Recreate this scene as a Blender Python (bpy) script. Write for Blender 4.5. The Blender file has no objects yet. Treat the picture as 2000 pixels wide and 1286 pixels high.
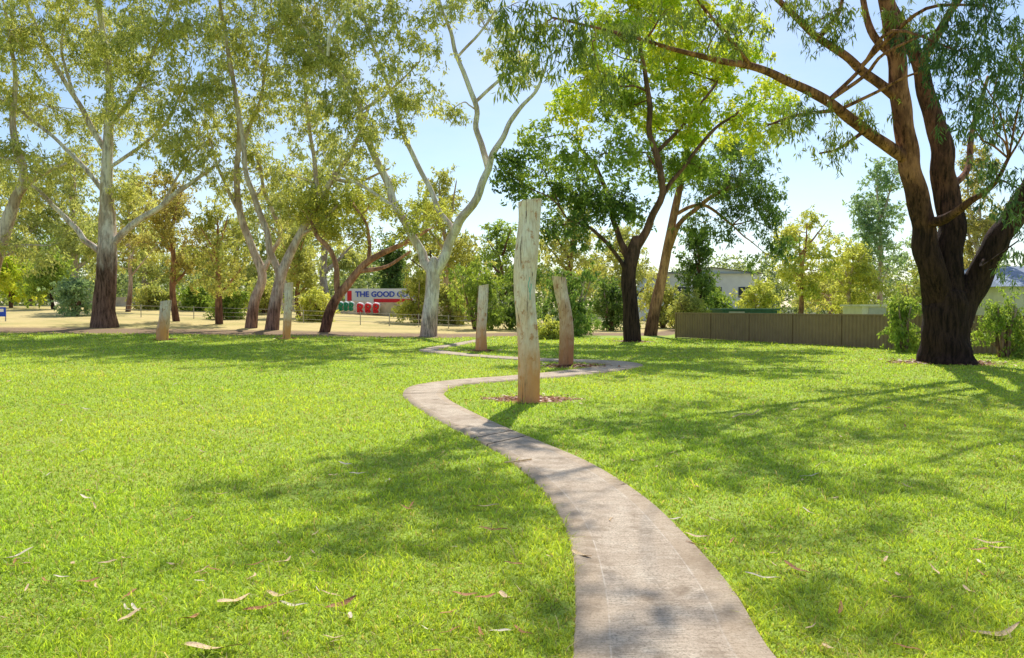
import bpy, math, random
import numpy as np
from mathutils import Vector, noise as mn
R=math.radians
S=bpy.context.scene; C=S.collection
rng=np.random.default_rng(7); random.seed(7)
F=1600.0; CX=1000.0; CY=643.0; H0=1.5
PIT=math.atan(43/1600.)
# ---------------- helpers: view geometry of the surveyed photo -> world ----------------
def ray(px,py):
    x=(px-CX)/F; z=(CY-py)/F
    c,s=math.cos(PIT),math.sin(PIT)
    return np.array([x, c+z*s, z*c-s])
def P(px,py,Y):
    r=ray(px,py); t=Y/r[1]
    return np.array([r[0]*t, Y, H0+r[2]*t])
def terr(x,y):
    B=np.interp(x,[-60,-30,-14,-3,6,40],[1.6,1.5,1.0,.45,.08,.05])
    g=np.interp(y,[0,16,22,40,62,90],[0,0,.07,.45,1,1.05])
    return B*g
def G(px,py):
    r=ray(px,py); last=2.0
    for y in np.arange(2.,160,.25):
        t=y/r[1]
        if H0+r[2]*t<=terr(r[0]*t,y):
            a,b=last,y
            for _ in range(18):
                m=(a+b)/2; t=m/r[1]
                if H0+r[2]*t<=terr(r[0]*t,m): b=m
                else: a=m
            t=b/r[1]; return np.array([r[0]*t,b,float(terr(r[0]*t,b))])
        last=y
    t=160/r[1]; return np.array([r[0]*t,160,float(terr(r[0]*t,160))])
# ---------------- object helpers ----------------
def tag(o,label=None,cat=None,group=None,kind=None):
    if label:o['label']=label
    if cat:o['category']=cat
    if group:o['group']=group
    if kind:o['kind']=kind
    return o
def empty(name,loc,label,cat,group=None):
    o=bpy.data.objects.new(name,None); C.objects.link(o); o.location=[float(v) for v in loc]; o.empty_display_size=.2
    return tag(o,label,cat,group)
def obj(name,V,Q,mats,parent=None,col=None,midx=None,smooth=True,uv=None,origin=None):
    V=np.asarray(V,dtype=np.float32).reshape(-1,3).copy(); Q=np.asarray(Q,dtype=np.int32)
    k=Q.shape[1]
    if parent is not None and origin is None: V-=np.array(parent.location,dtype=np.float32)
    if origin is not None: V-=np.array(origin,dtype=np.float32)
    me=bpy.data.meshes.new(name)
    me.vertices.add(len(V)); me.vertices.foreach_set('co',V.ravel())
    me.loops.add(Q.size); me.loops.foreach_set('vertex_index',Q.ravel())
    me.polygons.add(len(Q)); me.polygons.foreach_set('loop_start',np.arange(0,Q.size,k,dtype=np.int32))
    if not isinstance(mats,(list,tuple)): mats=[mats]
    for m in mats: me.materials.append(m)
    if midx is not None: me.polygons.foreach_set('material_index',np.asarray(midx,dtype=np.int32))
    me.polygons.foreach_set('use_smooth',np.full(len(Q),smooth))
    me.update(calc_edges=True)
    if col is not None:
        a=me.color_attributes.new('col','FLOAT_COLOR','POINT'); c=np.ones((len(V),4),dtype=np.float32); c[:,:3]=col
        a.data.foreach_set('color',c.ravel())
    if uv is not None:
        a=me.attributes.new('puv','FLOAT_VECTOR','POINT'); a.data.foreach_set('vector',np.asarray(uv,dtype=np.float32).ravel())
    o=bpy.data.objects.new(name,me); C.objects.link(o)
    if parent is not None: o.parent=parent
    if origin is not None: o.location=[float(v) for v in origin]
    return o
def boxV(x0,x1,y0,y1,z0,z1):
    V=np.array([[x,y,z] for z in (z0,z1) for y in (y0,y1) for x in (x0,x1)],float)
    Q=np.array([[0,2,3,1],[4,5,7,6],[0,1,5,4],[2,6,7,3],[0,4,6,2],[1,3,7,5]])
    return V,Q
def join(parts):
    Vs=[];Qs=[];n=0
    for V,Q in parts: Vs.append(V);Qs.append(np.asarray(Q)+n);n+=len(V)
    return np.vstack(Vs),np.vstack(Qs)
def rotbox(a,b,th,z0,z1,off=0.):
    a=np.array(a[:2],float);b=np.array(b[:2],float);d=(b-a)/np.linalg.norm(b-a);n=np.array([-d[1],d[0]])
    pts=[a+n*(off-th/2),b+n*(off-th/2),a+n*(off+th/2),b+n*(off+th/2)]
    V=np.array([[p[0],p[1],z] for z in (z0,z1) for p in pts]); Q=boxV(0,1,0,1,0,1)[1]
    return V,Q
def cr(Pn,n):
    Pn=np.asarray(Pn,float); k=len(Pn)
    if k==2: t=np.linspace(0,1,n+1)[:,None]; return Pn[0]*(1-t)+Pn[1]*t
    E=np.vstack([2*Pn[0]-Pn[1],Pn,2*Pn[-1]-Pn[-2]]); out=[]
    for i in range(k-1):
        p0,p1,p2,p3=E[i:i+4]
        for j in range(n):
            t=j/n; out.append(.5*((2*p1)+(-p0+p2)*t+(2*p0-5*p1+4*p2-p3)*t*t+(-p0+3*p1-3*p2+p3)*t**3))
    out.append(Pn[-1]); return np.array(out)
def tube(Pn,seg=8,sub=4,lump=0.,seed=0,cap=True,wig=0.):
    A=cr(Pn,sub); c=A[:,:3].copy(); r=np.maximum(A[:,3],.002)
    if wig:
        s=np.arange(len(c)); env=np.minimum(1,s/5.)[:,None]
        c+=env*wig*r[:,None]*np.stack([np.sin(s*.55+seed)+.5*np.sin(s*1.1+seed*2),np.sin(s*.5+seed*3),.5*np.sin(s*.6+seed*5)],-1)
    if cap:
        d=c[-1]-c[-2]; d/=np.linalg.norm(d)+1e-9
        c=np.vstack([c,c[-1]+d*r[-1]*.5]); r=np.append(r,r[-1]*.15)
    T=np.gradient(c,axis=0); T/=np.linalg.norm(T,axis=1)[:,None]+1e-9
    u=np.cross(T[0],[0.13,1,.21]); u/=np.linalg.norm(u); rings=[]
    a=np.linspace(0,2*math.pi,seg,endpoint=False)
    for i in range(len(c)):
        u=u-T[i]*np.dot(u,T[i]); u/=np.linalg.norm(u); v=np.cross(T[i],u)
        k=np.ones(seg)
        if lump: 
            k=1+lump*(np.sin(3*a+seed+i*.35)*.5+np.sin(5*a-i*.23+seed*2)*.4+np.sin(i*.9+seed+2*a)*.5+np.sin(9*a+i*.6)*.25)
        rings.append(c[i]+(r[i]*k)[:,None]*(np.cos(a)[:,None]*u+np.sin(a)[:,None]*v))
    V=np.vstack(rings); n=len(c)
    i=np.arange(n-1)[:,None]*seg; j=np.arange(seg)[None,:]; j2=(j+1)%seg
    Q=np.stack([i+j,i+j2,i+seg+j2,i+seg+j],-1).reshape(-1,4)
    return V,Q
# ---------------- materials ----------------
def newmat(name):
    m=bpy.data.materials.new(name); m.use_nodes=True; nt=m.node_tree; nt.nodes.clear()
    out=nt.nodes.new('ShaderNodeOutputMaterial'); return m,nt,out
def N(nt,t,**k):
    n=nt.nodes.new(t)
    for a,b in k.items(): setattr(n,a,b)
    return n
def ramp(nt,fac,stops):
    r=N(nt,'ShaderNodeValToRGB'); e=r.color_ramp.elements
    while len(e)<len(stops): e.new(.5)
    for i,(p,c) in enumerate(stops):
        e[i].position=p; e[i].color=(c[0],c[1],c[2],1) if isinstance(c,(tuple,list)) else (c,c,c,1)
    nt.links.new(fac,r.inputs[0]); return r.outputs[0]
def mixc(nt,f,a,b,mode='MIX'):
    m=N(nt,'ShaderNodeMix',data_type='RGBA',blend_type=mode)
    for s,v in ((0,f),(6,a),(7,b)):
        if isinstance(v,bpy.types.NodeSocket): nt.links.new(v,m.inputs[s])
        elif s==0: m.inputs[0].default_value=v
        else: m.inputs[s].default_value=(v[0],v[1],v[2],1)
    return m.outputs[2]
def noi(nt,scale,detail=4,vec=None,sc=None,rough=.55):
    n=N(nt,'ShaderNodeTexNoise'); n.inputs['Scale'].default_value=scale; n.inputs['Detail'].default_value=detail; n.inputs['Roughness'].default_value=rough
    if vec is None: vec=N(nt,'ShaderNodeTexCoord').outputs['Object']
    if sc:
        mp=N(nt,'ShaderNodeMapping'); mp.inputs['Scale'].default_value=sc; nt.links.new(vec,mp.inputs[0]); vec=mp.outputs[0]
    nt.links.new(vec,n.inputs['Vector']); return n.outputs['Fac']
def prin(nt,out,col,rough=.85,bump=None,bs=.5,bd=.02):
    b=N(nt,'ShaderNodeBsdfPrincipled'); b.inputs['Roughness'].default_value=rough; b.inputs['Specular IOR Level'].default_value=.2
    if isinstance(col,bpy.types.NodeSocket): nt.links.new(col,b.inputs['Base Color'])
    else: b.inputs['Base Color'].default_value=(*col,1)
    if bump is not None:
        bp=N(nt,'ShaderNodeBump'); bp.inputs['Strength'].default_value=bs; bp.inputs['Distance'].default_value=bd
        nt.links.new(bump,bp.inputs['Height']); nt.links.new(bp.outputs[0],b.inputs['Normal'])
    nt.links.new(b.outputs[0],out.inputs[0]); return b
def plain(name,col,rough=.7,var=.15,scale=6):
    m,nt,out=newmat(name); f=noi(nt,scale)
    c=ramp(nt,f,[(.3,tuple(v*(1-var) for v in col)),(.7,tuple(min(1,v*(1+var)) for v in col))])
    prin(nt,out,c,rough,f,.2); return m
def leafmat(name,tr=.45,ty=(1.5,1.5,.6)):
    m,nt,out=newmat(name); a=N(nt,'ShaderNodeAttribute',attribute_name='col')
    b=N(nt,'ShaderNodeBsdfPrincipled'); b.inputs['Roughness'].default_value=.5; b.inputs['Specular IOR Level'].default_value=.3
    nt.links.new(a.outputs['Color'],b.inputs['Base Color'])
    t=N(nt,'ShaderNodeBsdfTranslucent'); nt.links.new(mixc(nt,1.,a.outputs['Color'],ty,'MULTIPLY'),t.inputs[0])
    mx=N(nt,'ShaderNodeMixShader'); mx.inputs[0].default_value=tr
    nt.links.new(b.outputs[0],mx.inputs[1]); nt.links.new(t.outputs[0],mx.inputs[2]); nt.links.new(mx.outputs[0],out.inputs[0]); return m
def bark(name,up,patch,low,z0,z1,streak=.35,bump=.6):
    m,nt,out=newmat(name); co=N(nt,'ShaderNodeTexCoord').outputs['Object']
    n1=noi(nt,2.4,6,co,(1,1,.4),.65); n2=noi(nt,12,6,co,(1,1,.14),.75); n3=noi(nt,1.6,5,co,(1,1,.4),.7)
    c=mixc(nt,ramp(nt,n1,[(.44,0.),(.56,1.)]),up,patch)
    c=mixc(nt,ramp(nt,n2,[(.36,streak*2.),(.52,0.)]),c,tuple(v*.3 for v in patch))
    sp=N(nt,'ShaderNodeSeparateXYZ'); nt.links.new(co,sp.inputs[0])
    ad=N(nt,'ShaderNodeMath',operation='MULTIPLY_ADD'); nt.links.new(n3,ad.inputs[0]); ad.inputs[1].default_value=-4.; nt.links.new(sp.outputs[2],ad.inputs[2])
    mr=N(nt,'ShaderNodeMapRange'); mr.inputs[1].default_value=z0-2.; mr.inputs[2].default_value=z1-2.; nt.links.new(ad.outputs[0],mr.inputs[0])
    lo=mixc(nt,ramp(nt,n2,[(.38,0.),(.6,1.)]),tuple(v*.3 for v in low),tuple(v*1.6 for v in low))
    c=mixc(nt,mr.outputs[0],lo,c)
    prin(nt,out,c,.9,n2,bump,.07); return m
M={}
M['stockbark']=bark('white_gum_bark_dark_foot',(.92,.82,.73),(.56,.43,.35),(.16,.095,.07),2.7,4.0,.4)
M['gumbark']=bark('white_gum_bark',(.94,.84,.76),(.66,.53,.45),(.52,.40,.32),.4,1.6,.3)
M['gumbark2']=bark('grey_gum_bark',(.82,.67,.56),(.54,.38,.29),(.22,.13,.10),1.0,2.4,.35)
M['redbark']=bark('red_brown_bark',(.62,.33,.20),(.34,.17,.10),(.13,.065,.045),1.0,2.4)
M['bigbark']=bark('red_brown_gum_bark',(.56,.25,.14),(.25,.105,.065),(.05,.025,.018),3.2,5.4,.6,1.)
M['bigdark']=bark('dark_red_furrowed_bark',(.26,.115,.075),(.10,.047,.033),(.042,.022,.017),3.2,5.6,.6,1.)
M['darkbark']=bark('dark_trunk_bark',(.27,.14,.10),(.12,.07,.05),(.045,.026,.02),2.5,4.5)
M['leaf']=leafmat('gum_leaves',.54,(1.45,1.4,.7))
M['leafnear']=leafmat('hanging_gum_leaves',.42,(1.4,1.35,.6))
M['grass']=leafmat('lawn_blades',.52,(1.28,1.2,.6))
def ground_mat():
    m,nt,out=newmat('ground_soil_and_turf'); co=N(nt,'ShaderNodeTexCoord').outputs['Object']
    a=N(nt,'ShaderNodeAttribute',attribute_name='puv'); sp=N(nt,'ShaderNodeSeparateXYZ'); nt.links.new(a.outputs['Vector'],sp.inputs[0])
    n1=noi(nt,.35,5,co); n2=noi(nt,3.,6,co,None,.7); n3=noi(nt,40,4,co); n4=noi(nt,9,5,co,None,.7)
    ad=N(nt,'ShaderNodeMath',operation='MULTIPLY_ADD'); nt.links.new(n2,ad.inputs[0]); ad.inputs[1].default_value=3.; nt.links.new(sp.outputs[0],ad.inputs[2])
    t=ad.outputs[0]
    lawn=ramp(nt,n3,[(.25,(.15,.23,.035)),(.5,(.34,.48,.06)),(.75,(.48,.62,.10))])
    lawn=mixc(nt,ramp(nt,n1,[(.4,0.),(.7,.5)]),lawn,(.50,.57,.10))
    lawn=mixc(nt,ramp(nt,n4,[(.58,0.),(.72,.5)]),lawn,(.37,.29,.13))
    mul=mixc(nt,n4,(.15,.09,.055),(.46,.32,.19))
    dry=mixc(nt,n2,(.50,.38,.14),(.82,.66,.30))
    dry=mixc(nt,ramp(nt,n1,[(.45,0.),(.65,.55)]),dry,(.36,.34,.10))
    f1=N(nt,'ShaderNodeMapRange'); f1.inputs[1].default_value=.6; f1.inputs[2].default_value=1.8; nt.links.new(t,f1.inputs[0])
    f2=N(nt,'ShaderNodeMapRange'); f2.inputs[1].default_value=4.8; f2.inputs[2].default_value=6.6; nt.links.new(t,f2.inputs[0])
    f3=N(nt,'ShaderNodeMapRange'); f3.inputs[1].default_value=34.; f3.inputs[2].default_value=40.; nt.links.new(t,f3.inputs[0])
    c=mixc(nt,f1.outputs[0],lawn,mul); c=mixc(nt,f2.outputs[0],c,dry); c=mixc(nt,f3.outputs[0],c,(.14,.15,.06))
    prin(nt,out,c,.95,n4,.7,.04); return m
def path_mat():
    m,nt,out=newmat('brushed_beige_concrete'); co=N(nt,'ShaderNodeTexCoord').outputs['Object']
    a=N(nt,'ShaderNodeAttribute',attribute_name='puv'); sp=N(nt,'ShaderNodeSeparateXYZ'); nt.links.new(a.outputs['Vector'],sp.inputs[0])
    n1=noi(nt,1.6,6,co,None,.7); n2=noi(nt,70,5,co,None,.8); n3=noi(nt,6,7,co,None,.75); n5=noi(nt,3.1,6,co,None,.7)
    mp=N(nt,'ShaderNodeMapping'); mp.inputs['Scale'].default_value=(3,60,1); nt.links.new(a.outputs['Vector'],mp.inputs[0])
    br=noi(nt,1.6,4,mp.outputs[0],None,.7)
    c=ramp(nt,n1,[(.3,(.52,.405,.29)),(.5,(.68,.545,.40)),(.7,(.80,.67,.50))])
    c=mixc(nt,ramp(nt,n3,[(.5,0.),(.68,.6)]),c,(.92,.80,.62))
    c=mixc(nt,ramp(nt,n5,[(.34,.8),(.48,0.)]),c,(.32,.235,.155))
    c=mixc(nt,ramp(nt,n2,[(.38,.7),(.52,0.)]),c,(.24,.18,.12))
    c=mixc(nt,ramp(nt,br,[(.36,.6),(.54,0.)]),c,(.32,.24,.165))
    edge=ramp(nt,sp.outputs[0],[(0.,1.),(.19,1.),(.215,0.),(.78,0.),(.805,1.)])
    ml=N(nt,'ShaderNodeMath',operation='MULTIPLY'); nt.links.new(edge,ml.inputs[0]); ml.inputs[1].default_value=.3
    c=mixc(nt,ml.outputs[0],c,(.50,.36,.22))
    line=ramp(nt,sp.outputs[0],[(.197,0.),(.203,1.),(.209,0.),(.779,0.),(.786,1.),(.792,0.)])
    l2=N(nt,'ShaderNodeMath',operation='MULTIPLY'); nt.links.new(line,l2.inputs[0]); nt.links.new(ramp(nt,n3,[(.42,.05),(.6,.6)]),l2.inputs[1])
    c=mixc(nt,l2.outputs[0],c,(.92,.84,.70))
    for off in (0.,-.45,4.7):
        sb=N(nt,'ShaderNodeMath',operation='SUBTRACT'); nt.links.new(sp.outputs[1],sb.inputs[0]); sb.inputs[1].default_value=off
        mr=N(nt,'ShaderNodeMath',operation='ABSOLUTE'); nt.links.new(sb.outputs[0],mr.inputs[0])
        c=mixc(nt,ramp(nt,mr.outputs[0],[(0.,1.),(.018,.9),(.028,0.)]),c,(.08,.06,.04))
    prin(nt,out,c,.92,n2,.7,.012); return m
def wood_mat(name,c1,c2,c3,base,zr,crack=.95):
    m,nt,out=newmat(name); co=N(nt,'ShaderNodeTexCoord').outputs['Object']
    n1=noi(nt,3.2,6,co,(1,1,.6),.65); n2=noi(nt,16,7,co,(1,1,.045),.75); n3=noi(nt,5,4,co,(1,1,.3)); n4=noi(nt,6,6,co,(1,1,.8),.75); n5=noi(nt,45,5,co,(1,1,.12),.7); n6=noi(nt,2.,4,co,(1,1,.8),.6)
    c=ramp(nt,n1,[(.3,c1),(.45,c2),(.62,c3)])
    c=mixc(nt,ramp(nt,n5,[(.36,.5),(.54,0.)]),c,tuple(v*.6 for v in c1))
    c=mixc(nt,ramp(nt,n4,[(.55,0.),(.63,.85)]),c,tuple(v*.68 for v in base))
    sp=N(nt,'ShaderNodeSeparateXYZ'); nt.links.new(co,sp.inputs[0])
    ad=N(nt,'ShaderNodeMath',operation='MULTIPLY_ADD'); nt.links.new(n3,ad.inputs[0]); ad.inputs[1].default_value=-2.; nt.links.new(sp.outputs[2],ad.inputs[2])
    mr=N(nt,'ShaderNodeMapRange'); mr.inputs[1].default_value=-.8; mr.inputs[2].default_value=zr; mr.inputs[3].default_value=.95; mr.inputs[4].default_value=0.; nt.links.new(ad.outputs[0],mr.inputs[0])
    c=mixc(nt,mr.outputs[0],c,base)
    cf=N(nt,'ShaderNodeMath',operation='MULTIPLY'); nt.links.new(ramp(nt,n2,[(.39,crack),(.43,0.)]),cf.inputs[0]); nt.links.new(ramp(nt,n6,[(.4,.1),(.55,1.)]),cf.inputs[1])
    c=mixc(nt,cf.outputs[0],c,(.13,.065,.035))
    prin(nt,out,c,.9,n2,.8,.03); return m
M['ground']=ground_mat(); M['path']=path_mat()
M['wood']=wood_mat('weathered_log_wood',(.78,.50,.31),(.94,.74,.58),(.98,.86,.76),(.80,.34,.13),.45)
M['woodbrown']=wood_mat('brown_streaked_log_wood',(.50,.29,.17),(.74,.51,.34),(.92,.76,.60),(.52,.23,.10),.9)
def end_mat():
    m,nt,out=newmat('sawn_end_grain'); w=N(nt,'ShaderNodeTexWave',wave_type='RINGS'); w.inputs['Scale'].default_value=9; w.inputs['Distortion'].default_value=3
    nt.links.new(N(nt,'ShaderNodeTexCoord').outputs['Object'],w.inputs[0])
    prin(nt,out,ramp(nt,w.outputs['Fac'],[(0.,(.3,.2,.12)),(1.,(.6,.48,.33))]),.9); return m
M['end']=end_mat()
M['mulch']=plain('mulch_soil',(.29,.15,.085),.95,.5,30)
M['chips']=leafmat('bark_chips',.02)
M['fence']=plain('olive_brown_sheet_metal',(.32,.22,.13),.6,.1,3)
M['wall']=plain('weathered_beige_wall',(.54,.47,.38),.9,.25,2)
M['white']=plain('white_paint',(.88,.88,.88),.6,.04,4)
M['grey']=plain('pale_grey_cladding',(.62,.67,.72),.6,.06,2)
M['roofm']=plain('blue_grey_roof',(.24,.29,.38),.6,.15,3)
M['red']=plain('red_paint',(.80,.04,.05),.6,.1,5)
M['blue']=plain('blue_paint',(.03,.09,.6),.6,.1,5)
M['green']=plain('green_paint',(.04,.28,.17),.7,.2,5)
M['dkgreen']=plain('faded_dark_green_sheet',(.06,.13,.09),.7,.2,5)
M['wire']=plain('galvanised_wire',(.42,.40,.36),.5,.1,5)
M['glass']=plain('dark_window_glass',(.04,.05,.07),.15,.1,5)
M['cream']=plain('cream_render',(.66,.60,.48),.8,.08,3)
M['tan']=plain('straw_dry_leaf',(.70,.50,.28),.7,.35,30)
M['rust']=plain('rust_brown_leaf',(.44,.20,.085),.7,.4,30)
M['pale']=plain('bleached_dry_leaf',(.78,.66,.48),.7,.25,30)
M['teal']=plain('teal_spray_paint',(.22,.58,.48),.7,.2,30)
# ---------------- world, sun, camera ----------------
EL=49.; AZ=10.
w=bpy.data.worlds.new('World'); S.world=w; w.use_nodes=True; nt=w.node_tree; bg=nt.nodes['Background']
sky=N(nt,'ShaderNodeTexSky',sky_type='NISHITA'); sky.sun_disc=False; sky.sun_elevation=R(EL); sky.sun_rotation=R(AZ); sky.air_density=1.; sky.dust_density=.5; sky.ozone_density=2.5
cn=noi(nt,2.2,6,N(nt,'ShaderNodeTexCoord').outputs['Generated'],(1,1,2.5),.6)
cl=ramp(nt,cn,[(.45,0.),(.8,.4)])
nt.links.new(mixc(nt,cl,sky.outputs[0],(7.,7.3,7.8)),bg.inputs[0]); bg.inputs[1].default_value=.15
sd=Vector((math.sin(R(AZ))*math.cos(R(EL)),math.cos(R(AZ))*math.cos(R(EL)),math.sin(R(EL))))
L=bpy.data.lights.new('sun','SUN'); L.energy=5.; L.angle=R(.5); L.color=(1,.955,.88)
lo=bpy.data.objects.new('sun',L); C.objects.link(lo); lo.rotation_euler=sd.to_track_quat('Z','Y').to_euler(); lo.location=(0,0,30)
cam=bpy.data.cameras.new('camera'); co=bpy.data.objects.new('camera',cam); C.objects.link(co); cam.lens=28.8; cam.sensor_width=36; cam.clip_end=6000
co.location=(0,0,H0); co.rotation_euler=(math.pi/2-PIT,0,0); S.camera=co
S.view_settings.view_transform='Standard'; S.view_settings.look='None'; S.view_settings.exposure=0
# ---------------- ground ----------------
def yb(x): return np.interp(x,[-40,-3,3,8,14],[33.5,35.5,41,42,60])
xs=np.concatenate([[-3000,-1200,-500,-250,-150,-100],np.arange(-75,75.1,.6),[100,150,250,500,1200,3000]])
ys=np.concatenate([[-300,-80,-20],np.arange(-6,80.1,.5),np.arange(85,160,8),[200,300,500,1000,2000,4000]])
XX,YY=np.meshgrid(xs,ys); ZZ=terr(XX,YY)
V=np.stack([XX,YY,ZZ],-1).reshape(-1,3); nx=len(xs)
i=np.arange(len(ys)-1)[:,None]*nx; j=np.arange(nx-1)[None,:]
Q=np.stack([i+j,i+j+1,i+nx+j+1,i+nx+j],-1).reshape(-1,4)
uv=np.zeros_like(V); uv[:,0]=(YY-yb(XX)).ravel()
tag(obj('ground',V,Q,M['ground'],uv=uv),kind='structure')
# ---------------- path ----------------
pairs=[((1085,1450),(1690,1450)),((1110,1286),(1520,1286)),((1118,1170),(1440,1160)),((1108,1060),(1348,1055)),((1078,990),(1258,972)),((1030,932),(1155,908)),
((970,885),(1055,865)),((905,850),(985,836)),((845,818),(925,808)),((800,788),(880,784)),((785,770),(870,768)),((808,755),(898,755)),((880,744.5),(945,750)),((980,737),(1015,744)),
((1060,730),(1105,737)),((1130,722),(1190,728)),((1172,716.5),(1240,720)),((1180,713.5),(1256,713.5)),((1165,711.5),(1215,707)),((1120,709),(1150,704)),((1040,705.5),(1055,701)),((950,700),(960,696)),((880,694),(895,690)),((835,689),(868,686)),
((818,685.5),(852,683.5)),((838,680),(868,680.5)),((880,673),(905,674)),((925,665),(943,666))]
LR=np.array([np.concatenate([G(*a),G(*b)]) for a,b in pairs])
LRs=cr(LR,10); Lp=LRs[:,:3]; Rp=LRs[:,3:]; mid=(Lp+Rp)/2
dist=np.concatenate([[0],np.cumsum(np.linalg.norm(np.diff(mid,axis=0),axis=1))])
kj=int(np.argmin(abs(mid[:,1]-2400/253.)+abs(mid[:,0]+.2)*.3)); dist=dist-dist[kj]
us=np.array([0,.03,.2,.4,.6,.79,.97,1]); nu=len(us)
V=[];uv=[]
for k in range(len(mid)):
    for u in us:
        p=Lp[k]*(1-u)+Rp[k]*u; zz=float(terr(p[0],p[1]))+(.026 if 0<u<1 else -.03)
        V.append([p[0],p[1],zz]); uv.append([u,dist[k],0])
i=np.arange(len(mid)-1)[:,None]*nu; j=np.arange(nu-1)[None,:]
Q=np.stack([i+j,i+j+1,i+nu+j+1,i+nu+j],-1).reshape(-1,4)
tag(obj('path',V,Q,M['path'],uv=uv),kind='structure')
tg=np.gradient(mid[:,:2],axis=0); tg/=np.linalg.norm(tg,axis=1)[:,None]; dv=(Rp-Lp)[:,:2]/2
half=np.abs(dv[:,0]*-tg[:,1]+dv[:,1]*tg[:,0])
def onpath(x,y,m=0.):
    res=np.zeros(len(x),bool)
    for a in range(0,len(x),40000):
        dx=x[a:a+40000,None]-mid[None,:,0]; dy=y[a:a+40000,None]-mid[None,:,1]
        hh=half[None,:]+(m[a:a+40000,None] if isinstance(m,np.ndarray) else m)
        res[a:a+40000]=((dx*dx+dy*dy)<hh**2).any(1)
    return res
# ---------------- mulch beds ----------------
beds=[(G(1035,781),.72,.5),(G(1120,716),.8,.55),(G(942,686),.4,.35),(G(1850,709),1.35,.9),(G(1235,668),.7,.6),(G(320,664),.3,.3),(G(560,662),.3,.3)]
CV=[];CQ=[];CC=[];n=0
for c,rx,ry in beds:
    na=40; V=[[c[0],c[1],float(terr(c[0],c[1]))+.012]]
    for k in range(na):
        a=2*math.pi*k/na; q=1+.18*math.sin(3*a+c[0])+.12*math.sin(7*a+c[1])+.06*math.sin(13*a)
        x=c[0]+rx*q*math.cos(a); y=c[1]+ry*q*math.sin(a); V.append([x,y,float(terr(x,y))+.005])
    Q=[[0,1+2*k,1+(2*k+1)%na,1+(2*k+2)%na] for k in range(na//2)]
    tag(obj('mulch_bed',V,Q,M['mulch']),kind='structure')
    m=int(900*rx*ry)+250
    rr=np.abs(rng.normal(0,.7,m)); aa=rng.random(m)*6.283
    x=c[0]+rx*rr*np.cos(aa); y=c[1]+ry*rr*np.sin(aa); z=terr(x,y)+.018+rng.random(m)*.025
    th=rng.random(m)*6.283; l=.02+.05*rng.random(m)**2; wd=.006+.010*rng.random(m)
    if c[1]>16: l*=1.4; wd*=1.4
    ex=np.stack([np.cos(th)*l,np.sin(th)*l,rng.normal(0,.2,m)*l],-1); ey=np.stack([-np.sin(th)*wd,np.cos(th)*wd,rng.normal(0,.5,m)*wd],-1)
    p=np.stack([x,y,z],-1); CV.append(np.stack([p-ex,p+ey,p+ex,p-ey],1).reshape(-1,3)); CQ.append(np.arange(m*4).reshape(-1,4)+n); n+=m*4
    base=np.where(rng.random(m)[:,None]<.2,np.array([[.50,.34,.21]]),np.array([[.36,.16,.08]]))*(.6+.8*rng.random(m)[:,None])
    CC.append(np.repeat(base,4,0))
tag(obj('wood_chips',np.vstack(CV),np.vstack(CQ),M['chips'],col=np.vstack(CC),smooth=False),'loose red brown bark chips scattered round the posts and trunks','mulch',kind='stuff')
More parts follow.
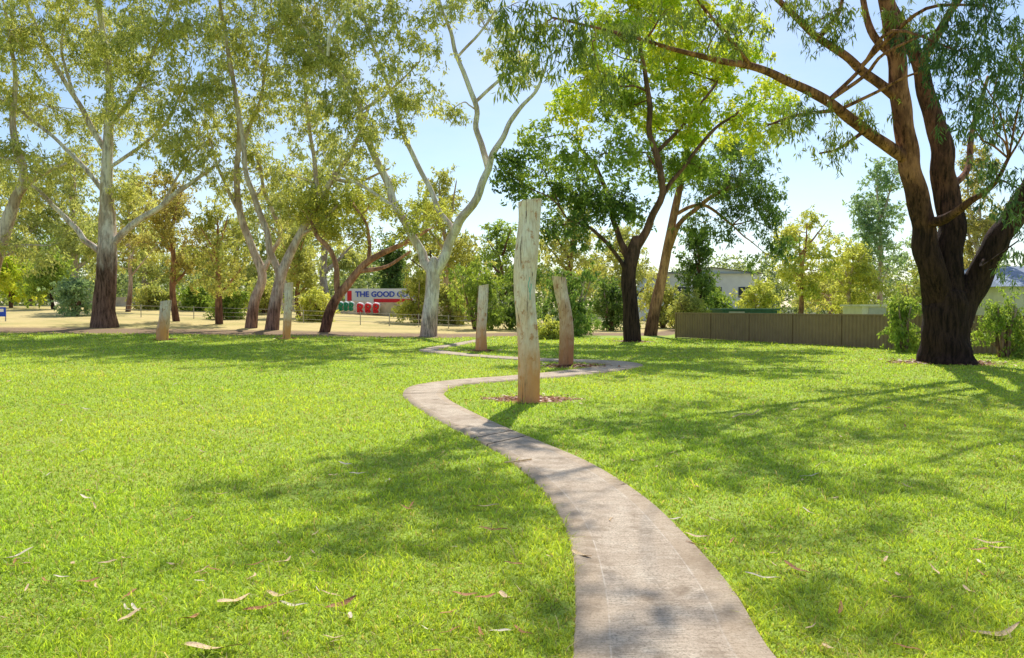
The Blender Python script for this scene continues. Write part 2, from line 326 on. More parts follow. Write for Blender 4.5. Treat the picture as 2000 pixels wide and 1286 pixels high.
# ---------------- lawn blades ----------------
def lawn_blades():
    n=560000
    u=rng.random(n)**1.12
    d=np.exp(math.log(2.7)+u*(math.log(38)-math.log(2.7)))
    x=(rng.random(n)*2-1)*(.70*d+.4); y=d
    # ragged turf creeping over the concrete edge
    mg=-.018-.03*np.clip(np.sin(x*5.3+1.7*np.sin(y*4.1))*np.sin(y*6.7),0,1)-.012*rng.random(n)
    k=~onpath(x,y,mg)
    for c,rx,ry in beds: k&=(((x-c[0])/rx)**2+((y-c[1])/ry)**2>rng.random(n)*1.1+.3)
    k&=(y<yb(x)+rng.normal(0,.4,n))
    x=x[k];y=y[k];d=d[k];n=len(x)
    pt=np.sin(x*2.1+1.3*np.sin(y*1.7))*np.sin(y*2.7+1.1*np.sin(x*1.3))+.6*np.sin(x*6.3+2*np.sin(y*4.1))*np.sin(y*7.1+np.sin(x*5))
    cl_=np.sin(x*17+3*np.sin(y*9))*np.sin(y*15+3*np.sin(x*11))
    big=np.sin(x*.55+.8)*np.sin(y*.43+.5*np.sin(x*.6))
    h=(.023+.007*pt.clip(-1,1.4)+.009*cl_+.0004*d)*rng.gamma(6,1/6.,n)
    tall=rng.random(n)<.03; h[tall]*=2.
    h=np.maximum(h,.008)
    w=.0016+.00042*d
    th=rng.random(n)*6.283; lean=rng.gamma(2.5,.4,n)*h; la=rng.random(n)*6.283
    z=terr(x,y)
    wx=np.cos(th)*w;wy=np.sin(th)*w; lx=np.cos(la)*lean; ly=np.sin(la)*lean
    p=np.stack([x,y,z-.004],-1); W=np.stack([wx,wy,0*wx],-1)
    m1=p+np.stack([lx*.35,ly*.35,h*.62],-1); t=p+np.stack([lx,ly,h*(1-.15*(lean/h).clip(0,3)*.6)],-1)
    V=np.stack([p-W,p+W,m1+W*.8,m1-W*.8,t+W*.12,t-W*.12],1).reshape(-1,3)
    b=np.arange(n)[:,None]*6; Q=np.concatenate([b+[0,1,2,3],b+[3,2,4,5]],1).reshape(-1,4)
    f=rng.random(n)
    c=np.array([[.43,.59,.07]])*(.55+.9*rng.random(n)[:,None])
    c=c+np.array([[.20,.12,.03]])*((big*.5+.5)*(.3+.7*rng.random(n)))[:,None]
    c=c*(1+.16*pt[:,None].clip(-1,1)+.14*cl_[:,None])
    dry=f<.07+.09*(pt<-.6)+.05*(cl_<-.5); c[dry]=np.array([.78,.61,.32])*(.5+.7*rng.random(dry.sum())[:,None])
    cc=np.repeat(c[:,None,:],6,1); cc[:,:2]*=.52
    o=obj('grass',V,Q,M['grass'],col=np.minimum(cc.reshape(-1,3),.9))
    tag(o,'short bright green lawn grass on both sides of the winding path','grass',kind='stuff')
lawn_blades()
# ---------------- foliage & trees ----------------
NLK=1.85; DK=1.2
def leafquads(cen,nl,sig,Lm,Wm,droop,colA,colB):
    k=len(cen); n=k*nl
    c=np.repeat(cen,nl,0); s=np.array([1,1,.75])*sig
    ns=max(4,nl//13); sp=rng.normal(0,1,(k,ns,3))*s*.92; sd_=rng.normal(0,1,(k,ns,3)); sd_[...,2]-=droop*1.2; sd_/=np.linalg.norm(sd_,axis=2)[...,None]
    idx=rng.integers(0,ns,n); ki=np.repeat(np.arange(k),nl)
    p=c+sp[ki,idx]+sd_[ki,idx]*(rng.random(n)*sig*1.1)[:,None]+rng.normal(0,sig*.14,(n,3))
    ax=rng.normal(0,1,(n,3)); ax[:,2]-=droop*1.6; ax/=np.linalg.norm(ax,axis=1)[:,None]
    si=np.cross(ax,rng.normal(0,1,(n,3))); si/=np.linalg.norm(si,axis=1)[:,None]
    l=Lm*(.6+.8*rng.random(n))[:,None]; w_=Wm*(.7+.6*rng.random(n))[:,None]
    nrm=np.cross(ax,si)
    V=np.stack([p,p+ax*l*.45+si*w_/2,p+ax*l+nrm*l*.12,p+ax*l*.45-si*w_/2],1).reshape(-1,3)
    Q=np.arange(n*4).reshape(-1,4)
    ck=np.repeat(rng.random(k),nl); t=np.clip(ck*.8+rng.random(n)*.5-.15,0,1)[:,None]
    col=(np.array(colA)*(1-t)+np.array(colB)*t)*(.7+.6*rng.random(n)[:,None])
    return V,Q,np.minimum(np.repeat(col,4,0),.68)
def make_tree(name,label,cat,root,limbs,blobs,barkm,colA,colB,Lm=.22,Wm=.065,sig=.45,nl=100,dens=1.2,droop=.8,group=None,lump=.05,barks=None,leafm='leaf',names=None,seg=9,wig=.5):
    nl=int(nl*NLK)
    root=np.array(root,float); r=empty(name,root,label,cat,group)
    samp=[];rad=[]
    for i,Lb in enumerate(limbs):
        Lb=np.array(Lb,float); A=cr(Lb,5); samp.append(A[:,:3]); rad.append(A[:,3])
        sg=seg if i else seg+5
        V,Q=tube(Lb,sg,6,lump,i*1.7+root[0],True,wig if i else 0)
        nm=names[i] if names else ('trunk' if i==0 else 'branch')
        obj(nm,V,Q,M[barks[i]] if barks else M[barkm],r)
    S_=np.vstack(samp); Rr=np.concatenate(rad)
    parts=[];cols=[];mi=[]
    bc=np.array([.2,.16,.13])
    for b in blobs:
        c=np.array(b[:3]); rx,ry,rz=b[3:6]; ca,cb=(b[6],b[7]) if len(b)>6 and b[6] is not None else (colA,colB)
        dn=dens*DK*(b[8] if len(b)>8 else 1.)
        dd=np.linalg.norm(S_-c,axis=1)+np.maximum(0,S_[:,2]-c[2]+.3)*1.2
        k=int(np.argmin(dd)); p=S_[k]; ln=np.linalg.norm(c-p)
        bs=p[None,:]
        if ln>.5:
            rr=min(Rr[k]*.75,.018+.012*ln)
            mdp=(p+c)/2+rng.normal(0,.09*ln,3)+np.array([0,0,.08*ln])
            q1=p+(mdp-p)*.5+rng.normal(0,.04*ln,3)
            line=np.array([[*p,rr],[*q1,rr*.85],[*mdp,rr*.65],[*c,rr*.35]])
            tv=tube(line,5,4,0,0,False); parts.append(tv); cols.append(np.tile(bc,(len(tv[0]),1))); mi.append(np.ones(len(tv[1]),int))
            bs=cr(line,5)[:,:3]
        ns=max(3,int(dn*rx*rz/((1.35*sig)**2)))
        v=rng.normal(0,1,(ns,3)); v/=np.linalg.norm(v,axis=1)[:,None]; v*=(rng.random(ns)**.45)[:,None]*1.12
        sc=c+v*np.array([rx,ry,rz])
        for s_ in sc:
            dd=np.linalg.norm(bs-s_,axis=1); kk=int(np.argmin(dd+.4*np.maximum(0,bs[:,2]-s_[2]))); a=bs[kk]
            lnn=np.linalg.norm(s_-a)
            m_=(a+s_)/2+rng.normal(0,.1*lnn,3)
            t0=.006+.008*lnn
            tv=tube(np.array([[*a,t0],[*m_,t0*.7],[*s_,t0*.35]]),3,3,0,0,False); parts.append(tv); cols.append(np.tile(bc,(len(tv[0]),1))); mi.append(np.ones(len(tv[1]),int))
        V,Q,cl_=leafquads(sc,nl,sig,Lm,Wm,droop,ca,cb)
        parts.append((V,Q)); cols.append(cl_); mi.append(np.zeros(len(Q),int))
    V,Q=join(parts)
    obj('crown',V,Q,[M[leafm],M[barkm]],r,col=np.vstack(cols),midx=np.concatenate(mi),smooth=False)
    return r
LS=.8
def pxl(limb,D,sc=1.):
    out=[]
    for q in limb:
        dd=q[3] if len(q)>3 else 0.
        p=P(q[0],q[1],D+dd); out.append([*p,q[2]*sc*(D+dd)/F])
    return out
def pxb(b,D,e=1.1):
    dd=b[4] if len(b)>4 else 0.
    p=P(b[0],b[1],D+dd); k=(D+dd)/F*e
    t=[*p,b[2]*k,(b[2]+b[3])/2*k,b[3]*k]
    if len(b)>5: t+=[b[5],b[6]]
    if len(b)>7: t+=[b[7]]
    return t
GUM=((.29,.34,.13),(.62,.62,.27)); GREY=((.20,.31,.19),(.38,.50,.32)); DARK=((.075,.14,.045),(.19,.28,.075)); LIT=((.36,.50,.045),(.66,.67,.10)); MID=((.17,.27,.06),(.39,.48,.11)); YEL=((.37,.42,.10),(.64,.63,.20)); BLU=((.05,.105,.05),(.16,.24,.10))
def pxtree(label,base,limbs,blobs,barkm,cols,name='gum_tree',**k):
    g=G(*base); D=g[1]; limbs=[pxl(l,D,1. if i==0 else LS) for i,l in enumerate(limbs)]; limbs[0][0][2]=g[2]-.15
    return make_tree(name,label,'tree',g,limbs,[pxb(b,D) for b in blobs],barkm,cols[0],cols[1],**k)
def jit(lim):
    out=[]
    for i,l in enumerate(lim):
        if i==0: out.append(l); continue
        s=random.uniform(-.9,.9); out.append([(q[0],q[1],q[2],(q[3] if len(q)>3 else s*.45*j)) for j,q in enumerate(l)])
    return out
def jb(bl,amp=2.2):
    return [ (b[0],b[1],b[2],b[3],b[4] if len(b)>4 and b[4] is not None else random.uniform(-amp,amp))+tuple(b[5:]) for b in bl]
pxtree('leaning pale trunked gum tree cut off by the left edge of the picture',(-45,640),jit([[(-45,642,18),(-20,540,15),(5,460,13),(30,390,10),(46,340,8),(25,250,6),(30,150,4),(10,20,3)],[(2,465,8),(-30,380,6),(-80,300,4)],[(30,390,7),(80,340,5),(130,320,3)]]),
 jb([(0,420,60,40),(20,310,60,50),(0,190,60,60),(40,480,75,25),(100,480,60,20),(-60,300,60,60),(20,60,60,60),(-40,80,60,80),(0,-80,90,70)]),'gumbark2',GUM,sig=.42,nl=90)
pxtree('tall white barked gum tree with dark stocking base, the thick trunk at left',(205,640),jit([[(205,642,27),(203,600,21),(207,540,19),(210,480,17.5),(210,420,15),(208,350,11),(212,260,9),(214,160,7),(200,60,5.5),(185,-60,4),(190,-160,3)],
 [(213,480,9),(262,440,8),(320,395,6.5),(380,355,5),(430,312,3)],[(203,500,8),(165,465,7),(125,425,6),(90,385,4.5),(40,350,3)],[(210,300,7),(150,200,6),(105,120,5),(60,30,4),(40,-60,3)],[(212,250,6),(270,170,5),(310,80,4),(340,-20,3)],[(206,380,6),(150,310,5),(80,250,4),(20,200,2.5)],[(210,330,5),(270,290,4),(330,230,3),(370,150,2)],[(150,200,4),(120,100,3),(135,10,2)],[(320,395,4),(350,340,3),(400,280,2)]]),
 jb([(60,90,85,75),(180,60,85,75),(300,50,75,65),(100,210,90,50),(280,170,75,55),(390,180,45,65),(330,270,80,48),(50,310,60,36),(170,320,55,36),(395,330,45,32),(260,380,60,22),(90,390,50,22),(230,130,60,50),(250,240,55,35),(380,80,45,45),(150,-80,150,80),(320,-80,120,80)]),'stockbark',GUM,sig=.38,nl=95,dens=1.4)
pxtree('slender grey gum tree with sinuous trunk, left of the pair behind the thin post',(490,641),jit([[(490,643,12),(497,590,10),(512,540,8.5),(495,490,7.5),(470,420,6.5),(462,340,5.5),(468,250,4.5),(455,150,3.5),(435,40,3),(420,-60,2)],
 [(507,545,6.5),(530,500,6),(545,450,5),(520,380,4.5),(500,300,3.5)],[(465,300,5),(500,220,4),(520,120,3),(530,0,2)],[(470,420,4.5),(430,340,4),(410,270,2.5)]]),
 jb([(440,60,55,65),(500,130,55,55),(430,190,50,55),(480,260,50,45),(515,330,48,36),(560,40,60,50),(420,280,36,36),(520,220,40,40),(460,370,36,26),(470,-60,120,70)]),'gumbark2',GUM,sig=.36,nl=90,dens=1.3)
pxtree('dark footed gum tree leaning right with long pale upper limbs, right of the pair',(530,645),jit([[(530,648,14),(538,590,11.5),(552,530,9.5),(585,460,7.5),(625,390,6),(650,350,5),(690,290,4),(720,210,3)],
 [(548,550,9),(528,480,8),(500,400,7),(478,310,6),(460,190,5),(440,60,3.5)],[(625,395,5.5),(610,300,5),(600,200,4),(590,80,3)],[(650,350,4.5),(700,355,3.5),(760,330,2.5)],[(585,460,5),(620,440,4),(660,400,3)]]),
 jb([(600,220,48,55),(650,130,55,55),(590,60,50,60),(690,230,38,45),(560,340,42,45),(640,300,48,36),(580,420,48,26),(500,380,38,28),(560,130,40,45),(630,370,36,26),(640,-60,120,70)]),'gumbark2',GUM,sig=.36,nl=88,dens=1.25)
pxtree('low spreading tree leaning to the right with olive crown beside the painted wall',(632,649),jit([[(632,651,11),(648,600,9.5),(680,555,8),(720,510,6.5),(790,475,4.5),(835,450,3)],[(660,575,7),(650,500,6),(620,460,5),(600,420,3)],[(700,530,6),(760,520,4),(800,490,3)],[(720,510,5),(720,450,4),(690,400,3)]]),
 jb([(680,400,65,45),(740,385,50,45),(620,410,50,45),(790,430,50,35),(720,450,60,25),(650,450,45,22),(840,420,40,30)]),'redbark',((.24,.29,.07),(.54,.55,.15)),name='spreading_tree',sig=.38,nl=100,dens=1.3,droop=.3)
pxtree('white gum tree forking into a wide V, just left of the tallest post',(836,657),jit([[(836,660,18),(840,610,15.5),(845,560,13.5),(846,525,13),(849,505,8)],
 [(846,535,12.5),(815,485,11),(785,420,10),(745,340,9),(715,260,8),(690,190,7),(640,110,6),(590,50,4),(560,-40,3)],
 [(850,535,13),(880,470,12),(915,410,10.5),(950,340,9),(975,280,7),(1005,225,6),(1045,180,4),(1070,120,2.5)],
 [(955,335,8),(935,260,7),(925,200,6.5),(895,110,5.5),(870,40,4),(840,-50,3)],[(890,455,7),(850,395,6.5),(810,310,6),(775,220,5),(745,130,4),(700,10,3)],[(928,200,4.5),(985,150,3.5),(1040,130,2)],[(785,420,5),(720,370,4),(660,340,3)],[(700,220,4),(760,180,3),(820,120,2)],[(640,110,4),(650,50,3),(700,-20,2)],[(895,110,3.5),(940,60,3),(970,20,2)]]),
 jb([(640,100,62,50),(720,50,62,55),(775,140,52,46),(690,170,48,38),(620,20,70,50),(860,20,38,38),(800,210,50,40),(740,250,46,36),(960,60,38,38),(1040,130,38,28),(880,215,22,22),(820,70,42,42),(680,300,42,30),(640,200,42,36),(800,-80,230,60)]),'gumbark',GUM,sig=.34,nl=88,dens=1.25)
pxtree('leafy tree with dark trunk and bright yellow green crown right of the posts',(1235,668),jit([[(1235,671,18),(1232,600,15),(1228,540,14),(1237,490,13),(1245,465,10)],
 [(1228,510,9),(1205,450,7),(1190,390,6),(1160,320,5),(1130,290,4)],[(1242,485,12),(1280,420,9),(1290,340,8),(1270,250,7),(1262,160,6),(1250,70,4),(1240,-40,3)],[(1285,400,6),(1330,330,5),(1390,260,4),(1440,220,3)],[(1225,540,6),(1205,500,5),(1160,450,4),(1110,430,3)],[(1280,300,5),(1340,240,4),(1400,160,3)]]),
 jb([(1060,335,68,42,None,*MID),(1130,385,68,42,None,*DARK),(1000,345,34,42,None,*DARK),(1180,300,58,44,None,*MID),(1225,400,56,38,None,*DARK),(1130,230,48,40,None,*LIT),(1215,190,54,52,None,*MID),(1290,120,58,60,None,*LIT),(1400,140,65,60,None,*LIT),(1450,230,65,45,None,*LIT),(1350,240,58,45,None,*LIT),(1330,50,60,50,None,*LIT),(1190,100,50,50,None,*LIT),(1500,190,45,35,None,*LIT),(1290,310,52,38,None,*MID),(1270,220,52,42,None,*LIT),(1080,440,40,22,None,*DARK),(1165,450,46,22,None,*DARK),(1440,80,50,50,None,*LIT),(1300,-70,160,70,None,*LIT),(1370,330,48,32,None,*MID),(1130,150,40,40,None,*LIT),(1230,20,60,50,None,*LIT),(1060,270,36,26,None,*MID)]),'darkbark',MID,name='leafy_tree',sig=.33,nl=108,dens=1.5,droop=.5,Lm=.19,Wm=.08)  # sunlit upper right and darker lower left are put into the clump colours
pxtree('orange brown leaning trunk with dark drooping crown behind the leafy tree',(1270,656),jit([[(1270,658,13),(1280,600,11),(1295,530,9.5),(1310,450,8),(1325,380,7),(1340,300,5),(1350,220,4)],[(1300,505,7),(1335,430,6),(1390,385,5),(1450,360,4)],[(1318,420,5),(1370,400,4),(1430,440,3)]]),
 jb([(1420,320,60,40),(1480,400,50,50),(1515,450,32,40),(1400,430,42,28),(1350,360,50,40),(1500,500,25,30),(1440,290,50,40),(1430,370,50,40)]),'redbark',DARK,sig=.38,nl=100,dens=1.5,name='drooping_tree')
# ---- the big tree on the right ----
def bigtree():
    g=G(1848,710); D=g[1]
    A=[(1838,610,30),(1818,520,25,-.2),(1802,440,22,-.3),(1786,360,20.5,-.4),(1770,280,19.5,-.5),(1758,190,18,-.6),(1748,100,16.5,-.8),(1733,0,14.5,-1),(1715,-120,12,-1.3),(1700,-260,9,-2)]
    B=[(1850,590,33),(1856,480,26,.2),(1852,400,24,.3),(1842,320,22,.3),(1826,240,18,.3),(1802,150,15,.2),(1765,60,12),(1725,-30,10,0),(1690,-140,8,0)]
    Cc=[(1864,630,32),(1905,545,25,-.1),(1945,480,23,-.3),(1980,420,21,-.5),(2020,350,17,-.8),(2070,250,14,-1),(2110,120,10,-1.5)]
    Dd=[(1765,308,12,-.5),(1700,262,11,-1),(1640,215,10,-1.5),(1580,178,9,-2),(1520,150,8,-2.6),(1460,128,7,-3.2),(1400,118,6,-4),(1330,100,4.5,-4.8),(1260,80,3.5,-5.5),(1180,58,2.8,-6.3),(1080,35,2,-7)]
    E=[(1757,195,10,-.6),(1700,150,9,-.9),(1650,110,8,-1.2),(1600,75,7,-1.6),(1550,30,6,-2.2),(1500,-20,5,-3),(1430,-100,3,-4)]
    Ff=[(1465,128,5,-3.2),(1420,70,4,-4),(1370,10,3,-5),(1330,-60,2,-6)]
    Gg=[(1815,437,11,-.4),(1850,425,9,-1),(1890,398,7,-1.7),(1940,360,5,-2.4),(1970,310,3,-2.8)]
    Hh=[(1640,215,4,-1.5),(1560,225,3,-2),(1500,245,2,-2.4)]
    I=[(1795,130,10,0),(1860,20,7,-1),(1930,-80,5,-2.5),(1960,-200,4,-4)]
    J=[(1753,120,8,-.7),(1700,60,7,-.6),(1680,-30,5,-.5),(1650,-120,3,-.5)]
    K=[(1600,75,5,-1.6),(1640,20,4,-1.8),(1650,-50,3,-2)]
    L_=[(1850,370,7,.3),(1890,330,6,1),(1900,250,5,1.4),(1930,150,3,1.8)]
    Mm=[(1690,255,4,-1),(1640,290,3,-1.1),(1600,300,1.5,-1.2)]
    T=[(1848,726,66),(1848,706,54),(1846,680,46),(1845,640,42),(1847,600,42),(1850,570,36)]
    limbs=[pxl(l,D) for l in (T,A,B,Cc,Dd,E,Ff,Gg,Hh,I,J,K,L_,Mm)]
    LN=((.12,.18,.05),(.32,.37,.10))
    bl=[(1850,50,50,50,-4),(1905,140,45,55,-4),(1965,240,34,65,-3),(1975,90,50,70,-4),(1885,220,28,40,-4),(1990,370,22,36,-4),(1825,130,20,40,-3.5),(1945,320,26,36,-3.2),(1920,10,70,55,-4.5),(1995,160,28,55,-4),(1990,470,12,50,-2.5),(1870,100,45,36,-4.5),(1940,180,40,40,-4.5),
     (1060,50,50,30,-7.5),(1130,20,60,35,-7),(1215,90,35,30,-6.2),(1015,100,24,30,-7.8),(1000,10,50,35,-8),(1300,20,50,30,-6),(1170,140,24,24,-6.5),(1600,60,25,25,-2),(1570,225,28,18,-2.2),(1630,280,20,20,-1.4),(1690,215,18,22,-1.2),(1450,40,40,25,-4),(1640,15,50,22,-2.5),(1520,245,40,18,-2.4),(1400,60,30,28,-4.5),(1100,90,30,25,-7),(1550,10,40,20,-3),(1750,20,40,20,-1.5),(1800,60,25,25,-1.5)]
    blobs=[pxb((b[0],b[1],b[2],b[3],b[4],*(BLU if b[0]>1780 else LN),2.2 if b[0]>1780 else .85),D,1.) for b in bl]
    sx=math.tan(R(90-EL))*math.sin(R(AZ)); sy=math.tan(R(90-EL))*math.cos(R(AZ))
    for gx,gy,hh,rr,dn in [(-1.1,7.5,10.4,1.2,1.7),(-1.8,6.8,11,.8,1.),(-.6,6.1,10.4,1.1,1.7),(-.1,5.2,9.8,.8,1.5),(1.9,9.8,11.5,1.3,1.7),(3.2,8.6,11,1.5,1.7),(5.2,10.4,12,1.7,1.7),(1.8,4.6,10,1.,1.1),(3.4,6.,10.5,1.4,1.2),(-1.3,4.8,10.2,.7,.5),(4.,12.3,12.,1.6,1.6),(7,12.6,12.,1.7,1.5),(6.5,8.6,11.,1.5,1.3),(.2,8.8,11,.8,1.),(2.6,7.2,10.8,1.2,1.4),(5,7.,10.5,1.3,1.1),(2.2,11.8,12,1.,1.2),(.7,3.8,9.8,.6,.6),(8.6,10.8,11.5,1.5,1.3)]:
        blobs.append([gx+sx*hh,gy+sy*hh,hh,rr,rr,.7,*BLU,dn])  # unseen crown clumps added overhead to cast shade patches on the lawn
    limbs.append([[*P(1430,-100,D-4),.045],[3,17.5,11,.04],[1.5,16,10.8,.035],[0,15.2,10.6,.025],[-1,14.5,10.4,.015]])  # this limb and the next are added out of view to carry shade clumps
    limbs.append([[*P(1700,-260,D-2),.09],[7,19,11.8,.06],[6,18,11.6,.045],[5,17,11.2,.025]])
    nb=len(limbs)
    nm=['trunk']+['branch']*(nb-1)
    bk=['bigdark','bigbark','bigdark','bigdark']+['bigbark']*(nb-4)
    make_tree('big_gum_tree','huge dark barked gum tree with forked trunk on the lawn at right','tree',g,limbs,blobs,'bigbark',*BLU,Lm=.17,Wm=.034,sig=.27,nl=68,dens=1.,droop=1.3,lump=.06,barks=bk,leafm='leafnear',names=nm,seg=16,wig=.14)
bigtree()
def auto(label,px,basepy,d,toppy,hw,cols,barkm='gumbark2',name='background_tree',bush=False,dens=1.5,trunkpx=None,droop=.5,conical=False,group=None):
    x=(px-CX)/F*d; z0=float(terr(x,d)); root=np.array([x,d,z0])
    top=P(px,toppy,d)[2]; Hh=top-z0; W=hw*d/F
    limbs=[];blobs=[]
    lean=random.uniform(-.12,.12)*Hh
    r0=(trunkpx or min(9,max(4,.03*Hh*F/d)))*d/F/1.0
    if bush:
        r0=min(r0,.09)
        for k in range(4):
            a=k*1.6+random.random(); limbs.append([[x+.1*math.cos(a),d+.1*math.sin(a),z0-.05,r0],[x+W*.25*math.cos(a),d+W*.25*math.sin(a),z0+Hh*.35,r0*.7],[x+W*.5*math.cos(a),d+W*.5*math.sin(a),z0+Hh*.7,r0*.3]])
        n=15
        for k in range(n):
            a=random.random()*6.28; q=random.random()**.5*.8; zz=random.uniform(.08,.88); taper=1-max(0,zz-.4)*1.1; s_=random.uniform(.22,.42)
            blobs.append([x+W*q*taper*math.cos(a),d+W*q*taper*math.sin(a),z0+Hh*zz,W*s_,W*s_,Hh*s_*.5])
    else:
        limbs.append([[x,d,z0-.1,r0],[x+lean*.3,d,z0+Hh*.2,r0*.8],[x+lean*.2,d,z0+Hh*.45,r0*.6],[x+lean*.7,d,z0+Hh*.7,r0*.35],[x+lean*.8,d,z0+Hh*.9,r0*.12]])
        lb=.12 if conical else .24
        for k in range(5):
            a=k*1.26+random.random()*.6; zz=lb+.1*k; e=.75*(1-(zz-.2)*.5)
            limbs.append([[x+lean*.2,d,z0+Hh*zz,r0*.5],[x+lean*.2+W*.4*e*math.cos(a),d+W*.4*e*math.sin(a),z0+Hh*(zz+.10),r0*.3],[x+lean*.3+W*e*math.cos(a),d+W*e*math.sin(a),z0+Hh*(zz+.26),r0*.1]])
        n=18
        for k in range(n):
            a=random.random()*6.28; zz=(lb+.08)+(k+.5)/n*(.92-lb); 
            env=(1-zz)*1.1+.12 if conical else math.sin(math.pi*min(1,max(0.15,(zz-lb+.12)/(1.12-lb))))**.6
            q=random.random()**.5*.8*env; s_=random.uniform(.28,.44)
            blobs.append([x+lean*.5+W*q*math.cos(a),d+W*q*math.sin(a),z0+Hh*zz*.97,W*s_*max(.4,env),W*s_*max(.4,env),Hh*.085])
    sg=.0105*d; 
    return make_tree(name,label,'tree' if not bush else 'bush',root,limbs,blobs,barkm,cols[0],cols[1],Lm=.0044*d,Wm=.0018*d,sig=max(.2,sg*.66),nl=54,dens=dens,droop=droop,seg=6,group=group)
OLV=((.26,.31,.10),(.55,.54,.21)); BRN=((.26,.25,.09),(.52,.46,.18))
auto('rounded bronze green tree between the thick white gum and slender pair',345,632,46,330,85,BRN,'redbark',trunkpx=7)
auto('red trunked bushy tree behind the short left post',428,636,44,400,65,OLV,'redbark',trunkpx=8)
auto('tall thin background gum seen just right of the thick white trunk',250,600,56,330,80,GUM,'gumbark2',trunkpx=5)
auto('small round green tree at far left beside the wall',22,600,60,505,48,LIT,'redbark',name='small_tree')
auto('dark green roadside tree with forked stems at far left',105,602,58,495,48,MID,'darkbark',name='small_tree')
auto('grey green bush standing on dry grass left of the white gum',148,628,50,535,38,GREY,name='bush',bush=True)
auto('dark green conifer behind the wall right of the painted billboard',765,600,78,470,40,DARK,'darkbark',name='conifer',conical=True,dens=1.8)
auto('yellow green shrub in front of the painted wall',615,636,50,568,24,YEL,name='bush',bush=True)
auto('tall olive gum filling the gap behind the forked white gum',880,620,58,330,85,OLV,'gumbark2')
auto('distant pale gum behind the leaning spreading tree',560,600,76,360,100,GUM,'gumbark2')
auto('distant olive gum beyond the wall on the far left',150,596,76,300,110,GUM,'gumbark2')
auto('broad bushy wattle left of the tallest post',930,648,46,500,62,MID,name='wattle_bush',bush=True,dens=1.6,droop=.9)
auto('yellowish shrub growing behind the forked white gum trunk',815,640,52,520,42,YEL,name='bush',bush=True)
auto('feathery dark wattle behind the two shorter posts',1120,655,41,505,78,((.10,.19,.06),(.25,.36,.10)),name='wattle_bush',bush=True,dens=1.9,droop=1.2)
auto('rounded dark shrub hidden partly by the tallest post',1020,648,47,520,60,DARK,name='bush',bush=True,dens=1.7)
auto('small pale green shrub at the foot of the feathery wattle',1072,658,36,628,24,YEL,name='bush',bush=True)
auto('tall olive tree behind the posts showing under the leafy crown',1110,625,60,400,90,OLV,'darkbark')
auto('thin dark tree beside the grey building left of the metal fence',1372,625,52,440,40,DARK,'darkbark',trunkpx=5)
auto('round shrubby tree at the left end of the metal fence',1345,632,50,565,40,OLV,name='bush',bush=True)
auto('tall bushy shrub hiding the left half of the grey building',1295,630,56,530,38,OLV,name='bush',bush=True)
auto('dense shrub beneath the thin dark tree by the grey building',1405,626,56,565,38,MID,name='bush',bush=True)
auto('wide yellow green gum behind the metal fence',1560,612,56,415,85,YEL,'redbark',trunkpx=6)
auto('small olive tree behind the middle of the metal fence',1485,612,52,545,42,YEL,name='bush',bush=True)
auto('pale gum with thin stems behind the right half of the metal fence',1655,612,58,480,55,YEL,'gumbark2',trunkpx=5)
auto('tall blue grey gum standing alone against the sky behind the fence',1722,600,62,305,62,GREY,'gumbark2',trunkpx=6,dens=1.9)
auto('bushy olive tree behind the fence just left of the huge trunk',1790,612,50,520,52,OLV,name='bush',bush=True)
auto('bronze leaved gum behind the huge trunk fork',1915,610,52,285,75,BRN,'gumbark2',trunkpx=6)
auto('feathery light green bush in front of the fence left of the huge trunk',1765,684,27,562,42,MID,name='bush',bush=True,dens=1.8,droop=1.2)
auto('rounded green shrub right of the huge trunk at the right edge',1962,695,24.3,560,55,MID,name='bush',bush=True,dens=1.8,droop=1.)
auto('tall gum far behind the slender pair with thin crown',640,600,90,300,110,GUM,'gumbark2')
auto('olive gum beyond the wall at the far left edge',-10,596,70,280,110,OLV,'gumbark2')
auto('low olive gum beyond the wall between bronze tree and slender pair',460,600,78,430,90,OLV,'gumbark2')
auto('wide hazy green tree beyond the wall left of the white gum',60,596,84,420,110,MID,'gumbark2')
auto('olive tree beyond the wall right behind the white gum trunk',285,598,84,430,95,OLV,'gumbark2')
auto('bushy tree beyond the billboard behind the forked gum',850,600,84,450,80,OLV,'darkbark')
auto('far green tree above the tallest post base shrubs',985,610,75,430,85,MID,'darkbark')
auto('far olive tree behind the orange brown leaning trunk',1240,610,76,440,85,OLV,'darkbark')
auto('low hazy tree far behind the fence left of the blue grey gum',1620,606,84,520,80,OLV,'gumbark2')
auto('low hazy tree far behind the huge trunk at right',1860,606,80,500,90,MID,'gumbark2')
auto('low spreading shrub in front of the wall behind the shortest post',300,622,60,560,34,OLV,name='bush',bush=True)
auto('green shrub before the wall between shortest post and slender pair',385,618,60,562,36,MID,name='bush',bush=True)
auto('dusty green shrub before the wall behind the slender gum pair',520,622,58,556,40,OLV,name='bush',bush=True)
auto('dark olive shrub left of the slender gum pair on dry grass',452,632,50,560,26,MID,name='bush',bush=True)
auto('leafy shrub on dry grass between the forked gum and the wattle',885,640,52,545,36,OLV,name='bush',bush=True)
auto('mid height olive tree on dry grass right behind the slender pair',585,625,54,440,55,OLV,'redbark',trunkpx=5)
auto('dark shrub below the leafy tree crown left of its trunk',1190,640,50,540,40,DARK,name='bush',bush=True)
def wood():
    k=900; x=rng.uniform(-130,130,k); y=rng.uniform(105,150,k); h=rng.uniform(.5,6.5,k)*(1+.25*np.sin(x*.21)+.2*np.sin(x*.57))
    c=np.stack([x,y,terr(x,y)+h],-1)
    V,Q,col=leafquads(c,150,1.6,.6,.3,.3,(.16,.22,.10),(.36,.40,.18))
    tag(obj('distant_wood',V,Q,M['leaf'],col=col,smooth=False),'distant line of olive green trees on the horizon','trees',kind='stuff')
wood()
